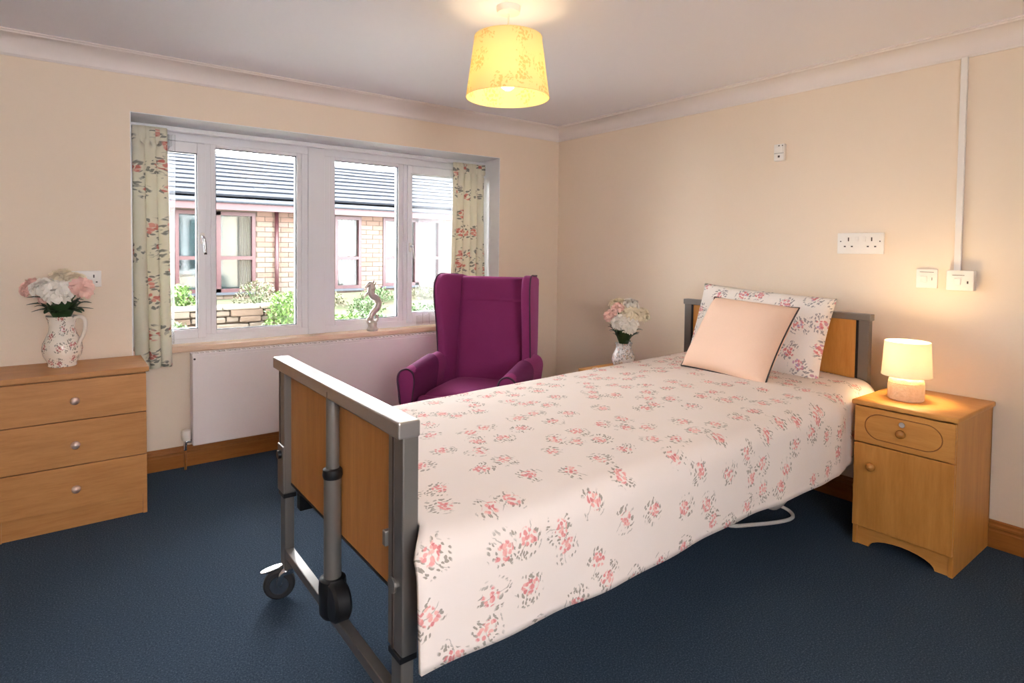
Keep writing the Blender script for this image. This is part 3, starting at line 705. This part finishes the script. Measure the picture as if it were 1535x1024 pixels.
# ------------------------------------------------------------------ pendant
pen = thing('pendant_lamp', 'lit ceiling pendant with yellow toile drum shade', 'pendant lamp', (1.53, 2.06, CEIL))
O('ceiling_rose', lathe([(0, 0), (.052, 0), (.052, -.010), (.048, -.026), (.030, -.030), (0, -.030)], 32), M['plastic'], pen, smooth=SM)
O('cord', tube([(0, 0, -.028), (0, 0, -.17)], .004, 8), M['plastic'], pen, smooth=3)
O('lamp_holder', lathe([(0, -.165), (.012, -.165), (.018, -.18), (.018, -.235), (0, -.237)], 16), M['plastic'], pen, smooth=SM)
ps = O('shade', lathe([(.1785, -.385), (.1785, -.384), (.144, -.130), (.142, -.130), (.1765, -.384)], 64), M['shade'], pen, smooth=SM)
for rr, zz in ((.1785, -.384), (.1435, -.130)):
    O('rim', tube([Vector((rr*math.cos(a), rr*math.sin(a), zz)) for a in [k*2*PI/64 for k in range(65)]], .002, 6, False), M['shade'], ps)
for k in range(3):
    a = k*2*PI/3+.3; O('spoke', tube([(.017*math.cos(a), .017*math.sin(a), -.21), (.142*math.cos(a), .142*math.sin(a), -.145)], .0016, 6), M['plastic'], pen)
O('bulb', lathe([(0, -.234), (.013, -.236), (.018, -.262), (.030, -.295), (.033, -.318), (.027, -.340), (.013, -.351), (0, -.353)], 24), M['bulb'], pen, smooth=3)
pt = bpy.data.objects.new('pendant_light', bpy.data.lights.new('pendant_light', 'POINT')); C.objects.link(pt); pt.parent = pen; pt.location = (0, 0, -.30)
pt.data.energy = LAMP; pt.data.color = (1, .78, .50); pt.data.shadow_soft_size = .036

# ------------------------------------------------------------------ wall plates
def plate(name, label, cat, y0, y1, z0, z1, depth, group=None):
    t = thing(name, label, cat, (XH, (y0+y1)/2, (z0+z1)/2), 0, group)
    hy, hz = (y1-y0)/2, (z1-z0)/2
    O('faceplate', box(-depth, 0, -hy, hy, -hz, hz, .003, 3), M['plastic'], t, smooth=SM); return t, hy, hz
def bit(t, name, y0, y1, z0, z1, dep, m='slot'): O(name, box(-dep-.0012, -dep+.001, min(y0, y1), max(y0, y1), z0, z1, 0), M[m], t)
t, hy, hz = plate('call_unit', 'small white two-part call point high on the headboard wall', 'call point', 1.835, 1.898, 1.895, 1.994, .026)
O('cover', box(-.031, -.025, -.024, .024, -.002, .030, .002), M['plastic'], t); bit(t, 'seam', -.029, .029, -.006, -.0045, .026)
bit(t, 'pull_button', -.006, .006, -.030, -.018, .026); bit(t, 'screw', -.004, .004, .036, .042, .026)
O('indicator', tube([(-.026, -.022, .038), (-.030, -.022, .038)], .003, 8), M['slot'], t)
t, hy, hz = plate('wall_socket', 'wide white double power socket above the pillow', 'socket', 1.293, 1.525, 1.348, 1.461, .012)
for c in (.058, -.058):
    bit(t, 'earth_slot', c-.003, c+.003, .012, .032, .012)
    for q in (-.018, .018): bit(t, 'pin_slot', c+q-.005, c+q+.005, -.020, -.013, .012)
for q in (.098, -.098): bit(t, 'screw', q-.003, q+.003, .008, .014, .012)
for q in (.014, -.022): O('rocker_switch', box(-.016, -.011, q-.008, q+.008, .010, .036, .002), M['plastic'], t)
t, hy, hz = plate('light_switch', 'square white switch plate above the table lamp', 'switch', 1.051, 1.142, 1.183, 1.277, .010)
O('rocker_switch', box(-.014, -.009, -.002, .028, -.020, .012, .002), M['plastic'], t); bit(t, 'seam', -.024, -.022, -.008, .006, .010)
bit(t, 'label_line', -.03, .03, .031, .033, .010)
t, hy, hz = plate('fused_spur', 'deep white switch box at the foot of the cable trunking', 'switch', .897, 1.006, 1.180, 1.275, .040)
O('rocker_switch', box(-.044, -.039, -.004, .022, -.020, .010, .002), M['plastic'], t); bit(t, 'fuse_slot', -.034, -.028, -.014, -.002, .040)
bit(t, 'label_line', -.018, .03, .024, .026, .040)
tk = O('cable_trunking', box(XH-.017, XH, .957, .984, 1.273, ZC+.002, .002), M['plastic']); tag(tk, 'white vertical cable trunking running up to the cornice', 'trunking')
t = thing('wall_socket', 'white power socket partly hidden behind the carnations', 'socket', (.093, YF, 1.172))
O('faceplate', box(-.073, .073, -.011, 0, -.043, .043, .003, 3), M['plastic'], t, smooth=SM)
for c in (-.04, .04):
    O('earth_slot', box(c-.003, c+.003, -.0122, -.010, .006, .022), M['slot'], t)
    for q in (-.012, .012): O('pin_slot', box(c+q-.004, c+q+.004, -.0122, -.010, -.020, -.014), M['slot'], t)

# ------------------------------------------------------------------ far side table and its vase
st = thing('side_table', 'small wooden side table in the corner behind the bed', 'table', (3.025, 2.71, 0))
O('top', box(-.235, .235, -.21, .21, .525, .550, .005), M['beech_h'], st)
O('apron', box(-.215, .215, -.19, .19, .455, .527, .002), M['beech_h'], st)
for sx in (-1, 1):
    for sy in (-1, 1): O('leg', box(sx*.20-.018, sx*.20+.018, sy*.175-.018, sy*.175+.018, 0, .46, .002), M['beech_v'], st)
VP = Vector((3.02, 2.72, .55))
FL.clear()
vs = thing('vase', 'patterned bulbous vase on the side table behind the bed', 'vase', VP)
O('body', lathe([(0, .0), (.05, 0), (.052, .006), (.070, .035), (.078, .065), (.072, .10), (.056, .135), (.050, .155), (.054, .172), (.058, .180), (.054, .180), (.047, .160), (.046, .15), (0, .145)], 36), M['jug2'], vs, smooth=SM)
G2 = 'flowers in the vase behind the bed'
bouquet(VP, .18, [
  ('pw', .020, .07, .315, .1, .35, .075, 'big white carnation at the front of the vase behind the bed'),
  ('pc', .045, .05, .375, .2, .8, .070, 'cream carnation above the front white one in the corner vase'),
  ('pp', -.100, .03, .365, -.5, .6, .052, 'pink carnation leaning left from the vase behind the bed'),
  ('pp', -.050, .02, .415, -.3, 1, .050, 'rose pink carnation upper left in the vase behind the bed'),
  ('pc', -.045, -.04, .435, -.3, 1, .060, 'cream carnation at the top left of the corner vase'),
  ('pw', .050, -.04, .435, .3, 1, .062, 'white carnation at the top right of the corner vase'),
  ('pc', .125, .02, .375, .9, .6, .058, 'cream carnation leaning right from the corner vase'),
  ('pw', -.050, .06, .330, -.6, .4, .060, 'white carnation low on the left of the corner vase'),
], .06, G2)
for k in range(10):
    a = 2*PI*k/10; o_ = rx*math.cos(a)+fwd*math.sin(a); n_ = VP+Vector((0, 0, .17))+o_*.025
    fl_ = FL[k % len(FL)]; lf = O('leaf', leaf_bm([(0, 0, -.01), o_*.02+Vector((0, 0, .04)), o_*.05+Vector((0, 0, .07+.02*(k%3))), o_*.08+Vector((0, 0, .08+.03*(k%3)))], .022), M['leaf'], fl_, loc=n_-fl_.location)
gl = O('coiled_cord', tube(spline([(2.83+.05*math.cos(k*.8)+.012*k, 2.82+.035*math.sin(k*.8)-.008*k, .554) for k in range(14)], 4), .004, 6), M['plastic'], smooth=3)
tag(gl, 'thin white cord coiled on the corner side table', 'cord')

# ------------------------------------------------------------------ ornament on the sill
fg = thing('sea_horse_ornament', 'curling silver ornament standing on the window sill', 'ornament', (1.815, 4.085, SILLZ+.008))
M['silver'] = plain('aged_silver', (200, 191, 179), .35, .4, var=.12, vs=40)
def fp(a, z, dpt=0): return Vector((a, dpt, z))
O('base', lathe([(0, 0), (.040, 0), (.042, .012), (.036, .022), (.030, .034), (.034, .052), (.026, .068), (.014, .078), (0, .080)], 24), M['silver'], fg, smooth=SM)
body = spline([fp(.0, .065), fp(-.012, .10), fp(.004, .135), fp(.034, .165), (.046, 0, .205), (.028, 0, .238), (-.006, 0, .262), (-.018, 0, .30), (-.008, 0, .335)], 6)
O('body', tube(body, [.016+.009*math.sin(PI*i/(len(body)-1))*(1 if i < 30 else 1.4) for i in range(len(body))], 12), M['silver'], fg, smooth=3)
hdp = spline([(-.004, 0, .31), (-.016, 0, .345), (-.034, 0, .338), (-.056, 0, .318)], 5)
O('head', tube(hdp, [.026-.017*i/(len(hdp)-1) for i in range(len(hdp))], 12), M['silver'], fg, smooth=3)
for k, (a, z) in enumerate(((.012, .372), (.026, .350), (.026, .318), (.018, .285))): O('crest', tube(spline([(-.006, 0, z-.03), (a*.6, 0, z-.012), (a, 0, z+.012)], 3), [.010, .009, .008, .007, .005, .003, .002], 8), M['silver'], fg, smooth=3)
O('fin', tube(spline([(-.02, 0, .285), (-.05, 0, .27), (-.068, 0, .245)], 4), [.014-.0015*i for i in range(9)], 8), M['silver'], fg, smooth=3)
for a, z in ((-.045, .075), (.035, .09)): O('scroll', tube(spline([(0, 0, .04), (a*.7, -.01, z-.02), (a, -.012, z), (a*.8, -.012, z+.022), (a*.5, -.01, z+.01)], 4), .009, 8), M['silver'], fg, smooth=3)

# ------------------------------------------------------------------ outside: the house across the garden
BY = 9.2
M['mortar'] = plain('mortar', (64, 54, 46), .9)
def brickmat(n, a, b): return plain(n, a, .85, var=.10, vs=9, bump=.2, bs=90)
BR = [brickmat('buff_brick_'+c, k, k) for c, k in (('pale', (100, 89, 78)), ('sand', (95, 82, 71)), ('orange', (93, 73, 62)), ('pink', (96, 78, 70)))]
M['maroon'] = plain('maroon_frame', (58, 30, 33), .4); M['fascia'] = plain('maroon_fascia', (70, 42, 45), .45); M['gutter'] = plain('dark_gutter', (48, 54, 62), .5)
M['slate'] = plain('grey_slate', (40, 43, 49), .8, spec=.15, var=.08, vs=3); M['slate_b'] = plain('grey_slate_pale', (42, 46, 52), .8, spec=.15, var=.08, vs=3)
M['slate_edge_shade'] = plain('shaded_slate_edge', (28, 31, 36), .9, spec=.1)  # darker colour on the slate butts paints the shade line under each course
M['soffit'] = plain('dark_soffit', (88, 82, 84), .7)
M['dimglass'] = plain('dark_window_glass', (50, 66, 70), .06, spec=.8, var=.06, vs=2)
M['net'] = plain('net_curtain', (84, 84, 82), .9)
house = thing('brick_house', 'single-storey buff brick house with slate roof seen through the window', 'house', (0, BY, 0))
bx0, bx1, bz0, bz1 = -.6, 7.4, .2, 1.94
WINS = [(1.225, 2.255, .70, 1.845, (1.757,)), (3.447, 3.885, .70, 1.855, ()), (4.268, 5.37, .72, 1.86, (4.90,)), (-.35, .5, .70, 1.85, (.08,)), (6.2, 6.9, .7, 1.86, ())]
bm = bmesh.new()
xs = sorted([bx0]+[q for w_ in WINS for q in w_[:2]]+[bx1])
for i in range(0, len(xs), 2): add_box(bm, xs[i], xs[i+1], .0, .2, bz0, bz1)
for w_ in WINS: add_box(bm, w_[0], w_[1], 0, .2, bz0, w_[2]); add_box(bm, w_[0], w_[1], 0, .2, w_[3], bz1)
fac = O('facade', bm, M['mortar'], house)
bl, bh, jt = .215, .064, .011
proto = {}
for k in range(4):
    b_ = box(0, bl, -.006, .01, 0, bh); proto[k] = O('brick', b_, BR[k], fac); proto[k].location = (.70+k*(bl+jt), 0, .455-bh-jt)
random.seed(3); rest = [bmesh.new() for _ in range(2)]; cnt = 4
row = 0; z = .455
while z+bh < bz1:
    x = .70+(-(bl+jt)/2 if row % 2 else 0)
    while x < 5.75:
        segs = [(max(x, .70), min(x+bl, 5.75))]
        for w_ in WINS:
            if z+bh > w_[2] and z < w_[3]:
                ns = []
                for a, c in segs:
                    if c <= w_[0]-.004 or a >= w_[1]+.004: ns.append((a, c))
                    else:
                        if a < w_[0]-.03: ns.append((a, w_[0]-.006))
                        if c > w_[1]+.03: ns.append((w_[1]+.006, c))
                segs = ns
        for a, c in segs:
            if c-a < .02: continue
            k = random.choice((0, 0, 1, 1, 2, 3)) if z < 1.72 else 2
            if cnt < 296:
                q = copy_of(proto[k], 'brick', fac); q.location = (a, 0, z); q.scale.x = (c-a)/bl; cnt += 1
            else: add_box(rest[0], a, c, -.006, .01, z, z+bh)
        x += bl+jt
    z += bh+jt; row += 1
if len(rest[0].verts):
    ro = O('brickwork', rest[0], BR[0], fac); ro['kind'] = 'stuff'
rest[1].free()
for w_ in WINS:
    x0, x1, z0, z1, mu = w_
    wn = O('window', frame_ring(x0, x1, z0, z1, .05, .045, -.02, .06, 0), M['maroon'], house)
    for m_ in mu: O('mullion', box(m_-.035, m_+.035, -.02, .06, z0, z1), M['maroon'], wn)
    O('transom', box(x0, x1, -.015, .055, 1.165, 1.215), M['maroon'], wn)
    O('window_sill', box(x0-.03, x1+.03, -.06, .05, z0-.035, z0), M['gutter'], wn)
    ed = [x0]+list(mu)+[x1]
    for a, c in zip(ed, ed[1:]):
        O('pane', box(a+.03, c-.03, .030, .036, z0+.04, 1.17), M['glass'], wn); O('pane', box(a+.03, c-.03, .030, .036, 1.21, z1-.04), M['glass'], wn)
        if x0 > 3: f0, f1 = a+.02, c-.02
        else: f0, f1 = a+.02+(c-a)*.58, c-.02
        nb = gridmesh(lambda i, j: (f0+(f1-f0)*i/40, .12+.014*math.sin(i*1.1), z0+.02+(z1-z0-.04)*j/2), 40, 2); O('net_curtain', nb, M['net'], wn)
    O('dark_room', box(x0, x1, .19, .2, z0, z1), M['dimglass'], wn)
O('soffit', box(bx0, bx1, -.28, .02, 1.905, 1.925), M['soffit'], house)
O('fascia', box(bx0, bx1, -.30, -.28, 1.86, 1.965), M['fascia'], house)
gt = tube([(bx0, -.335, 1.985), (bx1, -.335, 1.985)], .035, 10); O('gutter', gt, M['gutter'], house, smooth=3)
O('downpipe', tube([(2.55, -.035, 1.90), (2.55, -.035, .3)], .028, 10), M['maroon'], house, smooth=3)
O('downpipe', tube([(2.86, -.20, 1.90), (2.86, -.04, 1.70)], .02, 8), M['maroon'], house, smooth=3)
# slate roof
R0 = Vector((0, -.33, 2.0)); R1 = Vector((0, 1.80, 2.845)); sl = (R1-R0); SLN = sl.length; sd = sl.normalized()
rf = O('roof', slab([(-.30, 1.965), (1.80, 2.80), (3.6, 1.965)], bx0, bx1, 'x', 0), M['slate'], house)
ang = math.atan2(sl.z, sl.y); NR = 10; gau = SLN/NR; sw = .40
sp_ = []
for m_ in ('slate', 'slate_b'):
    b_ = box(0, sw-.002, 0, gau+.05, 0, .030); q = O('slate', b_, M[m_], rf); q.data.materials.append(M['slate_edge_shade']); q.data.polygons[2].material_index = 1; q.rotation_euler = (ang-.085, 0, 0); sp_.append(q)
first = [True, True]; stuff = bmesh.new()
for k in range(NR):
    p = R0+sd*(gau*k)+Vector((0, 0, .045))
    for c in range(15):
        x = .45+c*sw-(sw/2 if k % 2 else 0); s_ = random.randint(0, 1)
        if first[s_]: q = sp_[s_]; first[s_] = False
        else: q = copy_of(sp_[s_], 'slate', rf)
        q.location = (x, p.y, p.z+random.uniform(-.002, .003))
O('ridge_tile', tube([(bx0, 1.80, 2.83), (bx1, 1.80, 2.83)], .05, 8), M['slate_b'], house, smooth=3)

# ------------------------------------------------------------------ garden
def gz(x, y):
    z = -.25+.63*max(0, min(1, (y-6.35)/.75))
    if x < 2.2 and y > 7.45: z = max(z, .60)
    elif y > 7.2: z += .26*min(1, (y-7.2)/1.4)
    return z+.02*noise.noise(Vector((x*2, y*2, 0)))
t_ = NT('garden_soil_and_grass'); n1 = t_.noise(t_.coord(), 3, 4); n2 = t_.noise(t_.coord(), 60, 3)
M['soil'] = t_.fin(t_.ramp(t_.math('ADD', t_.math('MULTIPLY', n1, .7), t_.math('MULTIPLY', n2, .3)), [(.38, srgb(74, 63, 50)), (.52, srgb(66, 70, 46)), (.68, srgb(64, 78, 44))]), .95)
gd = O('garden_ground', gridmesh(lambda i, j: (-3+14*i/90, 4.37+8*j/60, gz(-3+14*i/90, 4.37+8*j/60)), 90, 60), M['soil']); struct(gd, 'sloping garden bank of soil and grass outside the window', 'ground')
struct(O('bounce_slab', box(-3, 11, 4.37, 6.34, -.3, -.205), plain('pale_bounce_slab', (240, 238, 234), .9)), 'unseen pale slab outside added to bounce daylight into the window', 'reflector')  # out of view, added to throw daylight up onto the reveal and ceiling
sw_ = thing('garden_wall', 'low rubble stone retaining wall in the garden outside', 'garden wall', (0, 7.42, 0))
STN = [plain('sandstone_'+n, c, .9, var=.12, vs=12, bump=.5, bs=30) for n, c in (('grey', (78, 70, 60)), ('brown', (70, 57, 45)), ('pale', (98, 91, 80)))]
O('wall_core', box(-.6, 2.15, .04, .2, .25, .58), STN[1], sw_)
for rw in range(3):
    x = -.55+.1*rw
    while x < 2.1:
        l = random.uniform(.14, .42); b_ = box(x, x+l-.012, -.02-random.uniform(0, .05), .1, .395+rw*.078+random.uniform(-.012, .012), .40+rw*.078+.066+random.uniform(-.014, .004), .014, 2)
        for v in b_.verts: v.co += Vector((random.uniform(-1, 1), random.uniform(-1, 1), random.uniform(-1, 1)))*.004
        O('stone', b_, random.choice(STN[:2]), sw_); x += l
x = -.6
while x < 2.1:
    l = random.uniform(.35, .6); O('coping_stone', box(x, x+l-.012, -.06, .24, .625, .665, .012, 2), STN[2], sw_); x += l
def shrub(name, label, c, rx_, rz_, n, m, lw, grp='garden shrubs outside the window'):
    s_ = thing(name, label, 'shrub', c, 0, grp); b_ = bmesh.new()
    for k in range(n):
        a = random.random()*2*PI; rr = rx_*random.random()**.5; zz = rz_*random.random()
        rr *= math.sqrt(max(.1, 1-(zz/rz_)**2*.8)); p = Vector((rr*math.cos(a), rr*math.sin(a), zz))
        q = Matrix.Rotation(random.random()*6.3, 3, 'Z')@Matrix.Rotation(random.uniform(-1.2, 1.2), 3, 'X')
        vs_ = [b_.verts.new(p+q@Vector(w_)) for w_ in ((0, 0, 0), (lw*.35, lw*.5, .005), (0, lw*1.2, 0), (-lw*.35, lw*.5, .005))]; b_.faces.new(vs_)
    O('foliage', b_, m, s_)
    st_ = bmesh.new()
    for k in range(7):
        a = k*.9; tube([(0, 0, -.06), (rx_*.3*math.cos(a), rx_*.3*math.sin(a), rz_*.5), (rx_*.6*math.cos(a), rx_*.6*math.sin(a), rz_*.85)], .005, 5, True, st_)
    O('stems', st_, M['stem'], s_)
LG = [plain('leaf_'+n, c, .6, var=.2, vs=25) for n, c in (('lime', (72, 99, 42)), ('mid', (56, 80, 40)), ('olive', (74, 74, 50)))]
shrub('leafy_shrub', 'lime green shrub at the end of the garden wall', (2.07, 7.15, .42), .22, .40, 700, LG[0], .045)
shrub('leafy_shrub', 'olive feathery shrub above the garden wall by the downpipe', (1.98, 8.02, .60), .30, .30, 600, LG[2], .035)
shrub('leafy_shrub', 'bright green plant growing on the wall beside the left curtain', (1.09, 7.86, .60), .17, .28, 450, LG[0], .045)
shrub('leafy_shrub', 'low green plant at the foot of the garden wall', (.85, 7.1, .42), .25, .12, 300, LG[1], .04)
for k, (x, y, lab) in enumerate(((2.75, 7.1, 'ground-cover plant left of the silver ornament'), (3.1, 7.3, 'ground-cover plant behind the silver ornament'), (3.5, 7.0, 'ground-cover plant right of the silver ornament'), (4.1, 7.4, 'ground-cover plant beneath the right casement'), (4.6, 7.6, 'ground-cover plant behind the plum armchair wing'))):
    shrub('ground_cover', 'bright green '+lab, (x, y, gz(x, y)), .32, .14, 520, LG[k % 2], .045, 'ground cover in the garden')
for k, (x, y, lab) in enumerate(((2.95, 8.15, 'olive tuft under the single window across the garden'), (3.75, 8.25, 'green tuft against the brick between the far windows'), (4.6, 8.3, 'olive tuft below the far double window'), (3.35, 7.75, 'green tuft midway up the garden bank'))):
    shrub('leafy_shrub', lab, (x, y, gz(x, y)), .30, .17, 420, LG[2-(k % 2)], .04)
